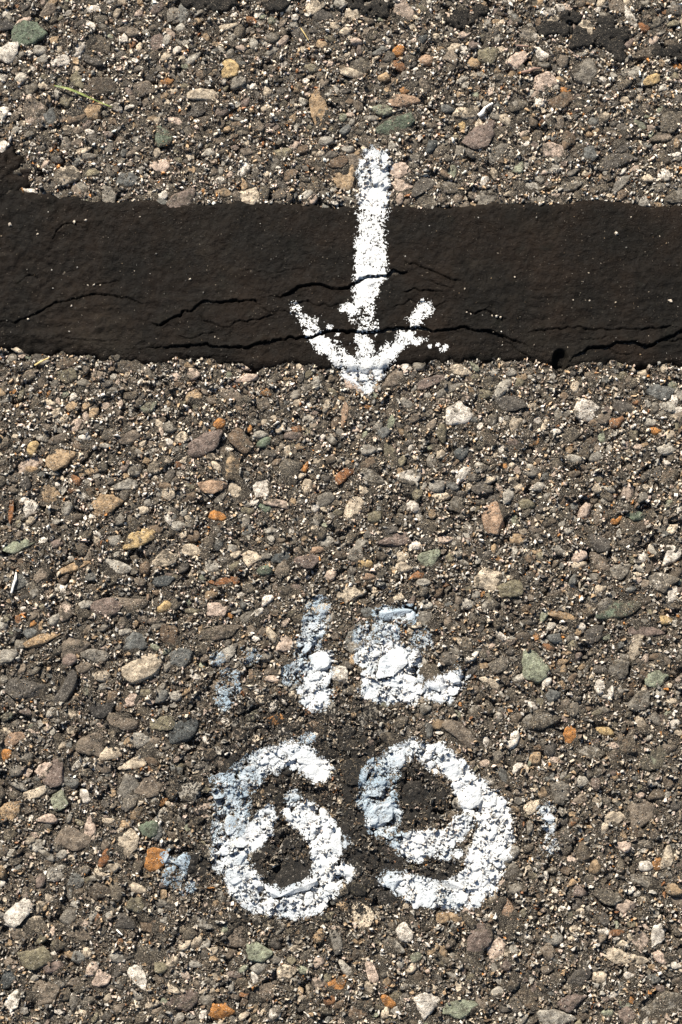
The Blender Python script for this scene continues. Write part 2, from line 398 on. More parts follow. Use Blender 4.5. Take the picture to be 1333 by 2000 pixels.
# x, y, length, width, angle (degrees, anticlockwise in the picture), colour, bitumen film 0..1
BIG = """57,65,66,52,10,green,.1;20,100,46,34,60,white,0;46,42,34,20,40,pinkw,.1;93,20,36,24,30,greybr,.2;10,52,36,26,-20,black,.2;79,99,24,20,0,lgrey,.2
150,158,36,22,105,olive,.3;196,168,60,36,5,coat,.4;183,216,36,34,0,tan,.3;101,226,37,28,95,bluegrey,.1;176,258,19,13,0,white,0;270,26,21,17,20,pinkw,0
306,80,42,25,80,purple,.3;345,97,20,15,20,white,0;325,112,22,18,0,cream,.1;279,173,42,30,15,greybr,.35;395,186,54,34,20,cream,.2;384,217,36,25,0,dkgrey,.3
450,135,38,34,90,yellow,.1;470,95,20,15,0,pinkw,.1;445,52,42,17,8,cream,.2;240,58,30,12,20,greybr,.2;346,237,46,30,-10,pinkw,.35;320,268,42,36,70,green,.45
313,327,36,28,15,pinkw,0;250,351,46,30,10,bluegrey,.3;130,343,52,34,20,cream,.45;625,215,80,34,98,tan,.3;637,276,28,20,0,lgrey,.1;591,293,28,20,20,brown,.1
630,30,38,28,20,dkgrey,.1;653,52,24,16,-10,cream,.1;660,320,42,24,25,brown,.3;567,342,30,20,40,brown,.3;478,360,26,13,95,tan,.3;487,297,32,16,0,greybr,.3
86,166,20,18,0,cream,.2;318,382,20,18,0,white,.1;58,373,30,11,-15,white,0;184,120,36,24,0,dkgrey,.3;208,94,18,14,0,greybr,.2;480,200,24,20,30,purple,.3
692,22,36,30,60,cream,.2;675,62,22,18,0,cream,.1;697,80,22,16,10,pinkw,0;826,75,23,18,25,bluedk,.1;776,100,26,22,10,orange,.1;835,114,28,26,30,pinktan,.2
910,66,28,16,15,pinkw,.1;926,88,22,20,0,purple,.2;953,106,40,36,60,olive,0;925,120,28,24,-20,tan,.1;1010,117,44,30,38,pinkw,0;688,143,42,18,-10,cream,.2
750,151,24,20,0,tan,.2;788,198,60,26,-3,pinktan,.35;770,243,76,42,12,green,.35;745,215,40,24,0,greenl,.4;877,213,29,22,-20,bluegrey,0;903,247,20,16,70,yellow,0
940,267,72,46,20,purple,.05;1065,160,44,38,30,pinkw,.35;1275,156,40,22,42,yellow,.1;1105,176,22,12,0,orange,.1;1153,299,30,26,95,bluegrey,0;1144,262,36,14,75,tan,.2
1080,293,46,30,-15,pinkw,.4;1112,276,36,28,70,brown,.4;1205,315,74,32,10,dkgrey,.4;783,331,40,33,10,pinkw,.2;675,255,25,18,30,bluegrey,.1;842,287,34,20,55,bluedk,.1
1120,335,26,13,25,grey,.1;1118,360,50,34,10,lgrey,.5;1212,357,48,18,48,grey,.3;1035,366,44,20,-5,lgrey,.3;937,385,22,13,15,lgrey,.1;880,366,44,28,0,grey,.5
1230,32,50,16,110,white,.3;1258,54,24,18,-10,rust,.1;1095,197,52,30,25,brown,.35;1322,128,22,12,-20,orange,0;1315,46,26,18,30,olive,.2;1010,205,40,34,-40,grey,.45
1150,260,18,14,0,tan,.2;1240,140,30,20,30,lgrey,.3;1180,230,26,18,20,cream,.4;1230,85,26,16,60,purple,.2;1290,270,40,24,20,greybr,.5
250,855,48,24,15,greybr,.25;402,868,66,42,12,purple,.15;470,860,50,40,-30,brown,.4;510,847,27,17,5,lgrey,0;516,865,30,20,25,green,.2;430,828,22,19,40,orange,.1
415,951,54,26,-10,pinktan,.2;510,950,42,34,70,white,.25;517,991,27,15,-35,green,0;425,1006,34,20,-15,orange,0;245,946,46,20,5,lgrey,.3;210,985,56,38,20,tan,.35
272,1052,58,34,8,yellow,.35;322,1090,50,30,10,cream,.4;376,1075,36,22,-10,cream,.1;284,1109,24,19,80,brown,0;38,1067,60,24,12,greenl,.05;111,1063,26,18,-5,purple,.1
145,1108,58,18,15,tan,.15;84,1122,36,28,30,greybr,.2;320,1135,36,22,-10,bluedk,.1;550,1090,40,22,10,bluedk,.15;518,1115,28,22,40,green,.3;22,1000,46,10,83,rust,0
62,918,26,17,5,tan,.2;50,944,28,20,80,dkgrey,.3;165,855,22,13,15,white,0;63,876,30,20,60,yellow,.2;331,864,19,18,0,white,.1;130,995,30,20,80,lgrey,.35
595,910,24,16,60,orange,.2;640,1060,30,24,0,lgrey,.3;620,1075,24,13,0,pinktan,.1;600,1096,42,28,-15,purple,.25;348,1028,26,19,0,lgrey,.2;437,1136,56,16,5,rust,.4
965,1012,58,48,70,pinktan,0;1150,800,52,44,20,white,.3;1175,852,27,25,80,greenl,0;995,790,64,30,-5,dkgrey,.25;902,724,42,20,-15,cream,0;731,1011,28,24,0,olive,.1
765,1036,26,14,5,dkgrey,0;770,1056,60,26,12,purple,.2;1028,985,32,23,-15,olive,.1;905,886,30,24,20,bluedk,.1;902,795,20,15,100,lgrey,.1;862,888,20,17,70,cream,0
672,930,36,28,70,rust,.3;728,932,44,30,-15,lgrey,.5;716,957,24,20,0,cream,.3;1122,897,30,18,0,lgrey,.2;1130,1085,30,24,30,pinkw,.3;1168,1062,46,28,-25,dkgrey,.3
840,1092,42,30,10,greenl,.3;715,1103,25,16,-5,yellow,0;720,1127,24,16,10,pinktan,.1;1172,1100,48,24,-35,greybr,.3;1245,1006,38,22,0,green,.4;1205,1015,22,16,10,orange,.2
1310,1085,44,34,60,white,.35;1143,996,32,24,80,pinkw,.3;1280,842,22,17,10,orange,.1;1290,766,58,30,5,bluegrey,.15;1271,825,26,15,0,lgrey,.1;1215,795,42,24,-20,dkgrey,.2
764,823,27,15,85,greenl,.1;750,846,26,22,10,bluegrey,.2;674,812,50,14,85,pinktan,.3;480,740,46,16,14,pinkw,0;694,753,44,22,-28,pinkw,.1;768,742,50,30,35,greybr,.15
842,745,60,22,28,purple,.3;880,760,60,14,25,grey,.2;1000,1152,44,38,30,olive,0;1210,1190,84,34,8,green,.5;1038,1302,62,46,-50,greenl,.15;960,1333,44,18,-25,cream,.1
1284,1325,46,32,25,greenl,.15;1250,1370,42,34,20,grey,.4;922,1310,40,18,50,dkgrey,0;1097,1203,46,20,0,tan,.15;1298,1212,28,18,-25,yellow,0;1118,1434,40,28,70,orange,.2
1182,1427,36,18,-15,yellow,.15;1262,1234,64,24,-8,purple,.25;1160,1240,36,34,0,dkgrey,.3;1084,1246,28,20,-15,bluegrey,.1;1210,1310,44,36,45,grey,.4;1058,1408,64,44,0,grey,.5
1080,1358,30,26,60,bluegrey,.2;1203,1598,40,24,10,cream,.15;1075,1464,28,24,40,dkgrey,.1;1270,1440,18,10,60,lgrey,0;1318,1414,22,18,20,white,0;1182,1182,30,20,30,grey,.3
262,1256,50,36,30,bluegrey,0;332,1242,46,36,-60,brown,.25;278,1306,74,42,27,cream,.2;258,1368,36,24,0,pinkw,0;320,1186,30,18,25,yellow,0;421,1190,38,28,-15,pinkw,0
82,1250,64,22,14,tan,.25;16,1281,38,26,15,lgrey,.2;52,1345,80,40,5,dkgrey,.3;130,1343,62,34,80,dkgrey,0;200,1386,50,30,-5,black,.1;355,1286,48,36,20,bluegrey,.25
430,1236,70,28,0,greybr,.45;63,1235,34,24,0,bluegrey,.1;108,1210,26,22,60,lgrey,.2;82,1222,20,12,80,tan,.1;168,1180,26,17,20,lgrey,.1;200,1322,28,24,30,cream,.3
185,1280,50,24,-10,grey,.3;135,1288,28,24,30,purple,.3;240,1410,50,38,10,greybr,.35;320,1414,44,32,20,olive,.25;360,1426,60,40,25,bluedk,.1;30,1440,42,22,35,pinktan,.2
8,1472,28,24,-20,orange,.1;110,1512,52,40,60,purple,.15;85,1505,30,30,0,pinkw,.4;216,1468,38,30,0,cream,.1;258,1494,48,24,22,cream,.15;248,1534,40,38,30,grey,.2
290,1535,48,40,0,greybr,.3;180,1452,44,52,70,greybr,.4;205,1185,60,34,0,purple,.3;255,1178,60,34,15,greybr,.35;22,1584,42,34,0,tan,.3;92,1600,36,20,10,pinkw,.2
177,1618,44,20,85,pinkw,.2;247,1646,50,40,70,cream,.1;145,1640,62,42,-15,greybr,.1;302,1677,48,40,40,orange,0;368,1686,48,40,-20,dkgrey,.1;205,1678,38,18,75,rust,.1
290,1620,34,30,0,green,.2;308,1626,30,18,80,bluegrey,.1;112,1702,40,30,45,lgrey,.3;35,1783,56,40,60,white,.05;22,1805,50,10,-20,white,0;68,1872,62,38,5,olive,.1
465,1826,46,38,70,greybr,0;503,1861,52,34,-10,greenl,.2;246,1802,38,26,-15,dkgrey,.1;194,1914,38,30,40,pinkw,.1;272,1910,46,26,-55,white,0;315,1890,25,22,0,olive,.1
434,1971,44,36,-5,orange,.05;276,1946,48,14,5,lgrey,.1;570,1714,84,58,8,dkgrey,0;622,1828,26,22,70,tan,.1;656,1838,38,28,-50,grey,.1;270,1735,30,19,-20,cream,.2
400,1802,56,24,-20,lgrey,.5;510,1938,60,24,35,greybr,.3;105,1890,36,18,15,purple,.2;15,1912,40,24,60,bluedk,.1;120,1918,30,20,30,grey,.4;355,1958,60,34,20,purple,.4
990,1784,66,42,92,pinktan,.3;832,1965,54,44,75,white,.05;900,1972,62,32,8,greenl,.15;1088,1988,64,34,5,lgrey,.3;726,1900,38,22,-60,pinkw,0;758,1957,30,19,-25,orange,0
865,1794,23,20,0,tan,0;790,1822,34,26,-60,white,.2;770,1848,40,28,-20,lgrey,.45;1222,1869,80,26,-5,cream,.3;1286,1828,42,24,80,white,.2;1290,1870,32,20,-60,pinkw,.1
1320,1886,22,15,-20,white,0;1230,1908,20,17,0,white,0;1305,1676,42,20,65,cream,.1;1262,1692,24,18,0,white,.2;1218,1652,28,20,-20,pinkw,.2;1120,1724,28,13,35,tan,.1
1120,1956,52,28,25,purple,.3;1130,1908,46,34,20,dkgrey,.35;935,1836,66,40,55,purple,.35;1290,1962,84,38,15,lgrey,.5;1185,1752,56,26,-10,lgrey,.55;700,1975,60,30,40,brown,.35
660,1925,40,26,20,orange,.4;830,1760,44,30,20,dkgrey,0;770,1195,66,28,10,bluedk,0;720,1196,30,22,-20,bluegrey,.1;625,1187,38,34,30,cream,.1;838,1210,46,28,-30,grey,.2
628,1290,38,36,20,lgrey,.1;665,1640,36,60,0,grey,.1;815,1555,62,20,15,bluedk,0;808,1540,34,30,30,dkgrey,0;765,1710,40,50,30,dkgrey,0;755,1752,40,26,-5,dkgrey,0
570,1500,50,22,12,bluedk,0;615,1512,46,34,-15,lgrey,0;605,1480,48,26,-10,lgrey,0;690,1695,36,40,60,lgrey,0;1010,1500,26,16,60,white,.1;505,1660,44,32,70,lgrey,0
915,1558,58,42,15,lgrey,0;885,1500,36,34,40,lgrey,0;735,380,40,38,0,white,0;745,1590,60,44,10,lgrey,0;440,1490,40,30,0,greybr,.3;480,1620,44,30,20,grey,.1"""
LABELS = {(57, 65): 'rounded green stone', (20, 100): 'broken white stone', (940, 267): 'large purple-brown stone', (965, 1012): 'large pinkish tan stone',
          (302, 1677): 'orange stone', (35, 1783): 'white triangular stone', (832, 1965): 'large cream white stone', (434, 1971): 'square orange stone',
          (1000, 1152): 'round olive grey stone', (272, 1052): 'yellow speckled stone', (1150, 800): 'white stone with dark speckles', (570, 1714): 'dark flat oval stone',
          (278, 1306): 'cream stone with orange veins', (465, 1826): 'smooth grey-brown pebble', (990, 1784): 'pinkish oblong stone'}


def ico(level):
    bm = bmesh.new(); bmesh.ops.create_icosphere(bm, subdivisions=level, radius=1.0)
    v = np.array([q.co[:] for q in bm.verts]); f = np.array([[q.index for q in p.verts] for p in bm.faces]); bm.free()
    return v, f


ICO = {k: ico(k) for k in (1, 2, 3)}


def stone_shape(level, seed, p, cut=-0.45):
    """an angular pebble: a ball cut by random planes, its lower cap left off; unit half-size"""
    r = np.random.default_rng(500 + seed)
    v, f = ICO[level]
    n = r.normal(size=(7, 3)); n[:, 2] *= 0.4
    n /= np.linalg.norm(n, axis=1)[:, None]
    off = r.uniform(0.42, 0.90, 7)
    t = np.array([r.normal(0, .13), r.normal(0, .13), 1.0]); t /= np.linalg.norm(t)
    n = np.vstack([n, t]); off = np.r_[off, r.uniform(.32, .5)]
    d = np.maximum(v @ n.T, 0.02) / off
    rad = 1 / ((d ** p).sum(1) + 1.0) ** (1 / p)
    if level == 1:
        rad *= 1 + 0.30 * (r.random(len(v)) - .5)
    else:
        rad *= 1 + 0.26 * (vn(v[:, 0] * 2.6 + seed, v[:, 1] * 2.6 + v[:, 2] * 2, 1.0, 11) - .5) + 0.16 * (vn(v[:, 0] * 6 + seed, v[:, 1] * 6 + v[:, 2] * 4, 1.0, 17) - .5)
    q = v * rad[:, None]
    q[:, 0] -= (q[:, 0].max() + q[:, 0].min()) / 2; q[:, 1] -= (q[:, 1].max() + q[:, 1].min()) / 2
    q[:, 0] /= np.abs(q[:, 0]).max(); q[:, 1] /= np.abs(q[:, 1]).max(); q[:, 2] /= q[:, 2].max()
    keep = q[f][:, :, 2].max(1) > cut
    f = f[keep]; used = np.unique(f); mp = np.full(len(q), -1); mp[used] = np.arange(len(used))
    return q[used], mp[f]


SH_BIG = [stone_shape(3, i, (12, 24, 60)[i % 3]) for i in range(26)]
SH_MID = [stone_shape(2, 40 + i, (14, 40)[i % 2], -0.2) for i in range(20)]
SH_SML = [stone_shape(1, 80 + i, 20, -0.1) for i in range(20)]

# occupancy raster in world space
CELL = .0006
OX, OY = HX + .36, HY + .36
occ = np.zeros((int(2 * OY / CELL), int(2 * OX / CELL)), bool)


def stamp(x, y, a, b, th, tol=None, grow=1.0):
    R = max(a, b) * 1.05
    i0 = int((y - R + OY) / CELL); i1 = int((y + R + OY) / CELL) + 1
    j0 = int((x - R + OX) / CELL); j1 = int((x + R + OX) / CELL) + 1
    if i0 < 0 or j0 < 0 or i1 >= occ.shape[0] or j1 >= occ.shape[1]: return False
    yy = (np.arange(i0, i1) + .5) * CELL - OY - y; xx = (np.arange(j0, j1) + .5) * CELL - OX - x
    c, s = math.cos(th), math.sin(th)
    u = (xx[None] * c + yy[:, None] * s) / (a * grow); v = (-xx[None] * s + yy[:, None] * c) / (b * grow)
    mk = u * u + v * v < 1
    w = occ[i0:i1, j0:j1]
    if tol is not None and (w & mk).sum() > tol * mk.sum(): return False
    w |= mk
    return True


def blocked(x, y, margin_px=6):
    px, py = pixel(x, y)
    bad = band_sd(px, py) > margin_px
    for k, (lb, e) in enumerate(SPLASH):
        bad |= splash_q(px, py, e, k) < 0.82
    return bad | (np.hypot((px - 1094) / 20, (py - 705) / 25) < 1)


stones = []     # x, y, a, b, theta, colour(3), film, explicit key
for row in BIG.replace('\n', ';').split(';'):
    f = row.split(',')
    px, py, L, Wd, ang = map(float, f[:5])
    x, y = ground(px, py)
    a, b = L * SCALE * .53, Wd * SCALE * .53
    stones.append((float(x), float(y), a, b, math.radians(ang), mute(C[f[5]], .15), float(f[6]), (int(px), int(py))))
    stamp(x, y, a, b, math.radians(ang))

names = ['coat', 'grey', 'dkgrey', 'greybr', 'lgrey', 'tan', 'cream', 'white', 'orange', 'rust', 'bluegrey', 'purple', 'olive', 'brown', 'greenl', 'pinkw']
wts = np.array([11, 14, 11, 15, 18, 8, 15, 9, .8, 1.4, 5, 4, 6, 6, 3, 7]); wts = wts / wts.sum()
PAL = np.array([mute(C[n], .30) if n not in ('white', 'cream', 'lgrey') else mute(C[n], .1) for n in names])
# dart throwing, large to small (sizes in photograph pixels)
for lo, hi, tries, outer in ((32, 58, 230, 500), (24, 34, 800, 2600), (16, 25, 5200, 9000), (11, 17, 11000, 0)):
    for zone, n in ((0, tries), (1, outer)):
        if not n: continue
        hx, hy = (HX, HY) if zone == 0 else (HX + .33, HY + .33)
        xs = RNG.uniform(-hx, hx, n); ys = RNG.uniform(-hy, hy, n)
        if zone:
            k = (np.abs(xs) > HX) | (np.abs(ys) > HY); xs, ys = xs[k], ys[k]
        k = ~blocked(xs, ys); xs, ys = xs[k], ys[k]
        sz = np.sort(RNG.uniform(lo, hi, len(xs)))[::-1] * SCALE * .53
        asp = RNG.uniform(.42, .9, len(xs)); th = RNG.normal(math.radians(20), .75, len(xs))
        ci = RNG.choice(len(names), len(xs), p=wts); fm = RNG.beta(1.4, 2.2, len(xs)) * .80
        for x, y, s, q, t, c, fi in zip(xs, ys, sz, asp, th, ci, fm):
            if stamp(x, y, s, s * q, t, 0.12, 1.02):
                jit = RNG.uniform(.75, 1.25)
                stones.append((x, y, s, s * q, t, tuple(PAL[c] * jit), fi, None))

arr = np.array([s[:5] for s in stones]); spx, spy = pixel(arr[:, 0], arr[:, 1])
inframe = (spx > -10) & (spx < PW + 10) & (spy > -10) & (spy < PH + 10)
area = arr[:, 2] * arr[:, 3]
order = [i for i in np.argsort(-area) if inframe[i]]
single = set(order[:298])


def pose(s, rnd):
    x, y, a, b, th = s[:5]
    c = min(a, b) * rnd.uniform(.40, .66)
    rise = min(c * (rnd.uniform(.5, .92) if s[7] else rnd.uniform(.32, .85)), .0026)
    px, py = s[7] or (0, 0)
    if (px, py) != (570, 1714) and (420 < px < 1000 and 1440 < py < 1790 or 690 < px < 760 and 300 < py < 400 or 570 < px < 960 and 1175 < py < 1370):
        rise *= .45                     # worn almost flush where the paint is
    z = (float(binder_h(x, y)) * .5 if abs(x) < HX and abs(y) < HY else 0.0) + rise - c
    k = 1.10 if s[7] else 1.2
    return x, y, z, a * k, b * k, c, th


rnd = np.random.default_rng(21)
big_me = []
for i, (v, f) in enumerate(SH_BIG):
    me = mesh_np('stone', v, f, True, solid=False)
    me.materials.append(M_STONE); big_me.append(me)
for i in order[:298]:
    s = stones[i]
    x, y, z, a, b, c, th = pose(s, rnd)
    k = int(rnd.integers(len(big_me)))
    if rnd.random() < .5: th += math.pi
    o = link('stone', big_me[k], parent=pavement)
    o.location = (x, y, z); o.scale = (a, b, c); o.rotation_euler = (0, 0, th)
    o.color = (*s[5], s[6])
    if s[7] in LABELS: o['label'] = LABELS[s[7]]
    v, f = SH_BIG[k]
    q = v * (a, b, c); cs, sn = math.cos(th), math.sin(th)
    SOLID.append((np.stack([q[:, 0] * cs - q[:, 1] * sn + x, q[:, 0] * sn + q[:, 1] * cs + y, q[:, 2] + z], -1), f))


def scatter(shapes, P, cols):
    """P: x,y,z,a,b,c,theta rows -> one vertex / triangle array"""
    Vs, Fs, Cs = [], [], []; base = 0
    pick = RNG.integers(len(shapes), size=len(P))
    for k, (v, f) in enumerate(shapes):
        p = P[pick == k]; n = len(p)
        if not n: continue
        q = v[None] * p[:, None, 3:6]
        cs, sn = np.cos(p[:, 6])[:, None], np.sin(p[:, 6])[:, None]
        V = np.stack([q[..., 0] * cs - q[..., 1] * sn + p[:, 0, None], q[..., 0] * sn + q[..., 1] * cs + p[:, 1, None], q[..., 2] + p[:, 2, None]], -1)
        Vs.append(V.reshape(-1, 3))
        Fs.append((f[None] + (np.arange(n) * len(v))[:, None, None] + base).reshape(-1, 3))
        Cs.append(np.repeat(cols[pick == k], len(v), 0)); base += n * len(v)
    return np.concatenate(Vs), np.concatenate(Fs), np.concatenate(Cs)


mid, midc, sml, smlc = [], [], [], []
for i, s in enumerate(stones):
    if i in single: continue
    p = pose(s, rnd); cc = (*s[5], s[6])
    inner = abs(s[0]) < HX and abs(s[1]) < HY
    (mid if s[2] > .0026 and inner else sml).append(p); (midc if s[2] > .0026 and inner else smlc).append(cc)
v, f, c = scatter(SH_MID, np.array(mid), np.array(midc))
aggregate = link('aggregate', mesh_np('aggregate', v, f, True, c), M_AGG, pavement, 'stuff')
v, f, c = scatter(SH_SML, np.array(sml), np.array(smlc))
link('small_aggregate', mesh_np('small_aggregate', v, f, False, c), M_AGG, pavement, 'stuff')


# ------------------------------------------------------------------ grit and sand
def free_points(n, hx, hy):
    xs = RNG.uniform(-hx, hx, n); ys = RNG.uniform(-hy, hy, n)
    j = ((xs + OX) / CELL).astype(int); i = ((ys + OY) / CELL).astype(int)
    k = ~occ[i, j]; xs, ys = xs[k], ys[k]
    k = ~blocked(xs, ys, 3); return xs[k], ys[k]


def grain_shapes(n, sides, seed):
    r = np.random.default_rng(seed); out = []
    for _ in range(n):
        an = np.sort(r.uniform(0, 2 * math.pi / sides, sides) + np.arange(sides) * 2 * math.pi / sides)
        ra = r.uniform(.55, 1.15, sides)
        ring = np.stack([ra * np.cos(an), ra * np.sin(an), np.full(sides, -.35)], -1)
        if sides > 4:
            rt = r.uniform(.35, .7, sides)
            topr = np.stack([rt * np.cos(an + .2), rt * np.sin(an + .2), r.uniform(.5, 1, sides)], -1)
            V = np.vstack([ring, topr]); F = []
            for i in range(sides):
                j = (i + 1) % sides; F += [(i, j, sides + j), (i, sides + j, sides + i)]
            for i in range(1, sides - 1): F.append((sides, sides + i, sides + i + 1))
        else:
            V = np.vstack([ring, [(r.normal(0, .25), r.normal(0, .25), r.uniform(.7, 1.1))]])
            F = [(i, (i + 1) % sides, sides) for i in range(sides)]
        out.append((V, np.array(F)))
    return out


gnames = ['white', 'cream', 'lgrey', 'tan', 'coat', 'grey', 'greybr', 'dkgrey', 'orange', 'rust', 'brown', 'pinkw']
gp = np.array([11, 17, 17, 8, 15, 10, 11, 13, .8, .8, 8, 6]); gp = gp / gp.sum()
GPAL = np.array([mute(C[n], .12) for n in gnames])


def dusty(x, y):
    """the upper half of the patch is dustier and paler than the lower half"""
    py = pixel(x, y)[1]
    return np.interp(py, [0, 400, 750, 1100, 1350, 2000], [1.3, 1.35, 1.25, 1.1, .88, .95])


def grains(n, lo, hi, shapes, hx, hy, pw):
    xs, ys = free_points(n, hx, hy); k = len(xs)
    r = (lo + (hi - lo) * RNG.random(k) ** pw) * SCALE * .5
    P = np.stack([xs, ys, binder_h(xs, ys) + r * RNG.uniform(-.1, .5, k), r * RNG.uniform(.9, 1.7, k), r * RNG.uniform(.45, .95, k), r * RNG.uniform(.6, 1.3, k), RNG.uniform(0, 6.28, k)], -1)
    cc = GPAL[RNG.choice(len(gnames), k, p=gp)] * RNG.uniform(.7, 1.2, (k, 1)) * dusty(xs, ys)[:, None]
    return scatter(shapes, P, np.concatenate([np.clip(cc, 0, .85), RNG.random((k, 1)) * .5], 1))


v, f, c = grains(76000, 5.5, 12, grain_shapes(24, 5, 3), .245, .355, 1.5)
link('grit', mesh_np('grit', v, f, False, c), M_SAND, pavement, 'stuff')
xs, ys = free_points(60000, HX + .3, HY + .3)
k = (np.abs(xs) > .24) | (np.abs(ys) > .35); xs, ys = xs[k], ys[k]; k = len(xs)
r = RNG.uniform(5, 12, k) * SCALE * .5
P = np.stack([xs, ys, np.where((np.abs(xs) < HX) & (np.abs(ys) < HY), binder_h(xs, ys), 0) + r * .2, r * 1.4, r * .9, r, RNG.uniform(0, 6.28, k)], -1)
v, f, c = scatter(grain_shapes(12, 4, 6), P, np.concatenate([np.clip(GPAL[RNG.choice(len(gnames), k, p=gp)], 0, .85), np.zeros((k, 1))], 1))
link('grit', mesh_np('grit', v, f, False, c, solid=False), M_SAND, pavement, 'stuff')
v, f, c = grains(330000, 1.8, 6, grain_shapes(12, 4, 4), .235, .35, 2.0)
link('sand', mesh_np('sand', v, f, False, c), M_SAND, pavement, 'stuff')
# sand stuck on top of the stones
Vl, Fl, base = [], [], 0
for V, F in SOLID[1:-2]:
    Vl.append(V); Fl.append(F + base); base += len(V)
top = BVHTree.FromPolygons(np.concatenate(Vl).tolist(), np.concatenate(Fl).tolist())
xs = RNG.uniform(-.23, .23, 120000); ys = RNG.uniform(-.345, .345, 120000)
k = occ[((ys + OY) / CELL).astype(int), ((xs + OX) / CELL).astype(int)] & ~blocked(xs, ys, 3)
k &= vn(xs, ys, .006, 33) > .50
xs, ys = xs[k], ys[k]
zs = np.full(len(xs), np.nan)
for i in range(len(xs)):
    hit = top.ray_cast(Vector((xs[i], ys[i], .05)), Vector((0, 0, -1)))
    if hit[0] is not None and hit[1].z > .5: zs[i] = hit[0].z
k = ~np.isnan(zs); xs, ys, zs = xs[k], ys[k], zs[k]; k = len(xs)
clean = np.zeros(k, bool)
for s_ in stones:
    if s_[7] and s_[6] < .22:
        clean |= (np.hypot(xs - s_[0], ys - s_[1]) < .8 * s_[2])
keep = ~clean | (RNG.random(k) < .12)
xs, ys, zs = xs[keep], ys[keep], zs[keep]; k = len(xs)
r = (1.6 + 3.6 * RNG.random(k) ** 1.8) * SCALE * .5
P = np.stack([xs, ys, zs + r * .15, r * 1.2, r * .9, r * RNG.uniform(.7, 1.2, k), RNG.uniform(0, 6.28, k)], -1)
cc = np.clip(GPAL[RNG.choice(len(gnames), k, p=gp)] * RNG.uniform(.7, 1.2, (k, 1)) * dusty(xs, ys)[:, None], 0, .85)
v, f, c = scatter(grain_shapes(12, 4, 5), P, np.concatenate([cc, np.zeros((k, 1))], 1))
link('stone_dust', mesh_np('stone_dust', v, f, False, c), M_SAND, pavement, 'stuff')

# ------------------------------------------------------------------ the sealant band
fine = np.arange(-.222, .222, .00054)
o = [fine[-1]]; d = .0006
while o[-1] < 1.4: d *= 1.25; o.append(o[-1] + min(d, .02))
bx = np.concatenate([-np.array(o[1:])[::-1], fine, o[1:]])
y1 = float(ground(600, 268)[1]); y0 = float(ground(600, 752)[1])
by = np.arange(y0, y1, .00054)
X, Y = np.meshgrid(bx, by); PX, PY = pixel(X, Y)
sd = band_sd(PX, PY); t = np.clip(sd / 15, 0, 1)
h = 2.9 * np.sqrt(1 - (1 - t) ** 2) - 0.9 + np.where(sd < 0, sd * .25, 0)
dep, lip = cracks_at(PX, PY)
lump = 1 + 1.6 * (1 - sstep(120, 330, PX))
h += (vn(PX, PY, 60, 12) - .5) * 0.9 + lump * (vn(PX, PY, 24, 13) - .5) * .55 + lump * (vn(PX, PY, 10, 14) - .5) * .45 + (vn(PX, PY, 5, 15) - .5) * .26
h += (vn(PX / 3.2 + 6 * vn(PX, PY, 50, 19), PY, 13, 16) - .5) * .8 * sstep(470, 600, PY) + (vn(PX / 4, PY + 12 * vn(PX, PY, 60, 19), 6, 18) - .5) * .35 * sstep(500, 620, PY)         # folds along the lower half
for bxp, byp, r_, hh in ((1060, 533, 9, .7), (1075, 556, 7, .5), (1110, 545, 8, .6), (1082, 536, 8, .8), (1240, 533, 10, .6), (1213, 455, 9, .8), (1104, 432, 7, .5), (160, 440, 14, .9), (60, 470, 18, .9), (65, 520, 12, .8)):
    h += hh * np.exp(-((PX - bxp) ** 2 + (PY - byp) ** 2) / r_ ** 2)
h += lip - dep
# the band lies over the stones: keep it clear of them inside
nx, ny = len(bx), len(by)
idx = np.arange(nx * ny).reshape(ny, nx)
F = np.stack([idx[:-1, :-1], idx[:-1, 1:], idx[1:, 1:], idx[1:, :-1]], -1).reshape(-1, 4)
F = F[(sd.ravel()[F].max(1) > -6)]
used = np.unique(F); mp = np.full(nx * ny, -1); mp[used] = np.arange(len(used))
V = np.stack([X, Y, h * .001], -1).reshape(-1, 3)[used]
band = link('sealant_band', mesh_np('sealant_band', V, mp[F], True), M_TAR,
            label='wide black tar crack-seal band with split cracks, running across the pavement', category='sealant band')
# grains stuck on the band
k = 420
gxp = RNG.uniform(-120, 1450, k); gyp = RNG.uniform(395, 715, k)
ok = (band_sd(gxp, gyp) > 6); gxp, gyp = gxp[ok], gyp[ok]
xs, ys = ground(gxp, gyp, .002)
hb = h[np.clip(np.searchsorted(by, ys), 0, ny - 1), np.clip(np.searchsorted(bx, xs), 0, nx - 1)] * .001
r = (1.3 + 3.0 * RNG.random(len(xs)) ** 5) * SCALE * .55
P = np.stack([xs, ys, hb + r * .2, r * 1.2, r * .9, r * .9, RNG.uniform(0, 6.28, len(xs))], -1)
cc = GPAL[RNG.choice([0, 1, 2, 3, 5, 6], len(xs))] * RNG.uniform(.45, 1.0, (len(xs), 1))
extra = [(1310, 588, 8), (1233, 424, 3.2), (1204, 456, 8), (1006, 541, 4), (1120, 586, 3.4), (1152, 587, 4.2), (140, 597, 4.5), (372, 545, 5), (274, 424, 3.5), (263, 529, 2.6), (420, 658, 3.5), (74, 457, 4.5),
         (20, 438, 8), (146, 434, 7), (168, 430, 6), (172, 557, 4), (184, 556, 5), (196, 556, 4), (912, 610, 4), (920, 613, 3.5), (962, 616, 5), (970, 618, 6), (978, 620, 5), (55, 623, 5)]
ex, ey = ground([e[0] for e in extra], [e[1] for e in extra], .002)
he = h[np.clip(np.searchsorted(by, ey), 0, ny - 1), np.clip(np.searchsorted(bx, ex), 0, nx - 1)] * .001
re = np.array([e[2] for e in extra]) * SCALE * .6
P = np.vstack([P, np.stack([ex, ey, he + re * .3, re * 1.2, re * .85, re * .7, RNG.uniform(0, 6.28, len(ex))], -1)])
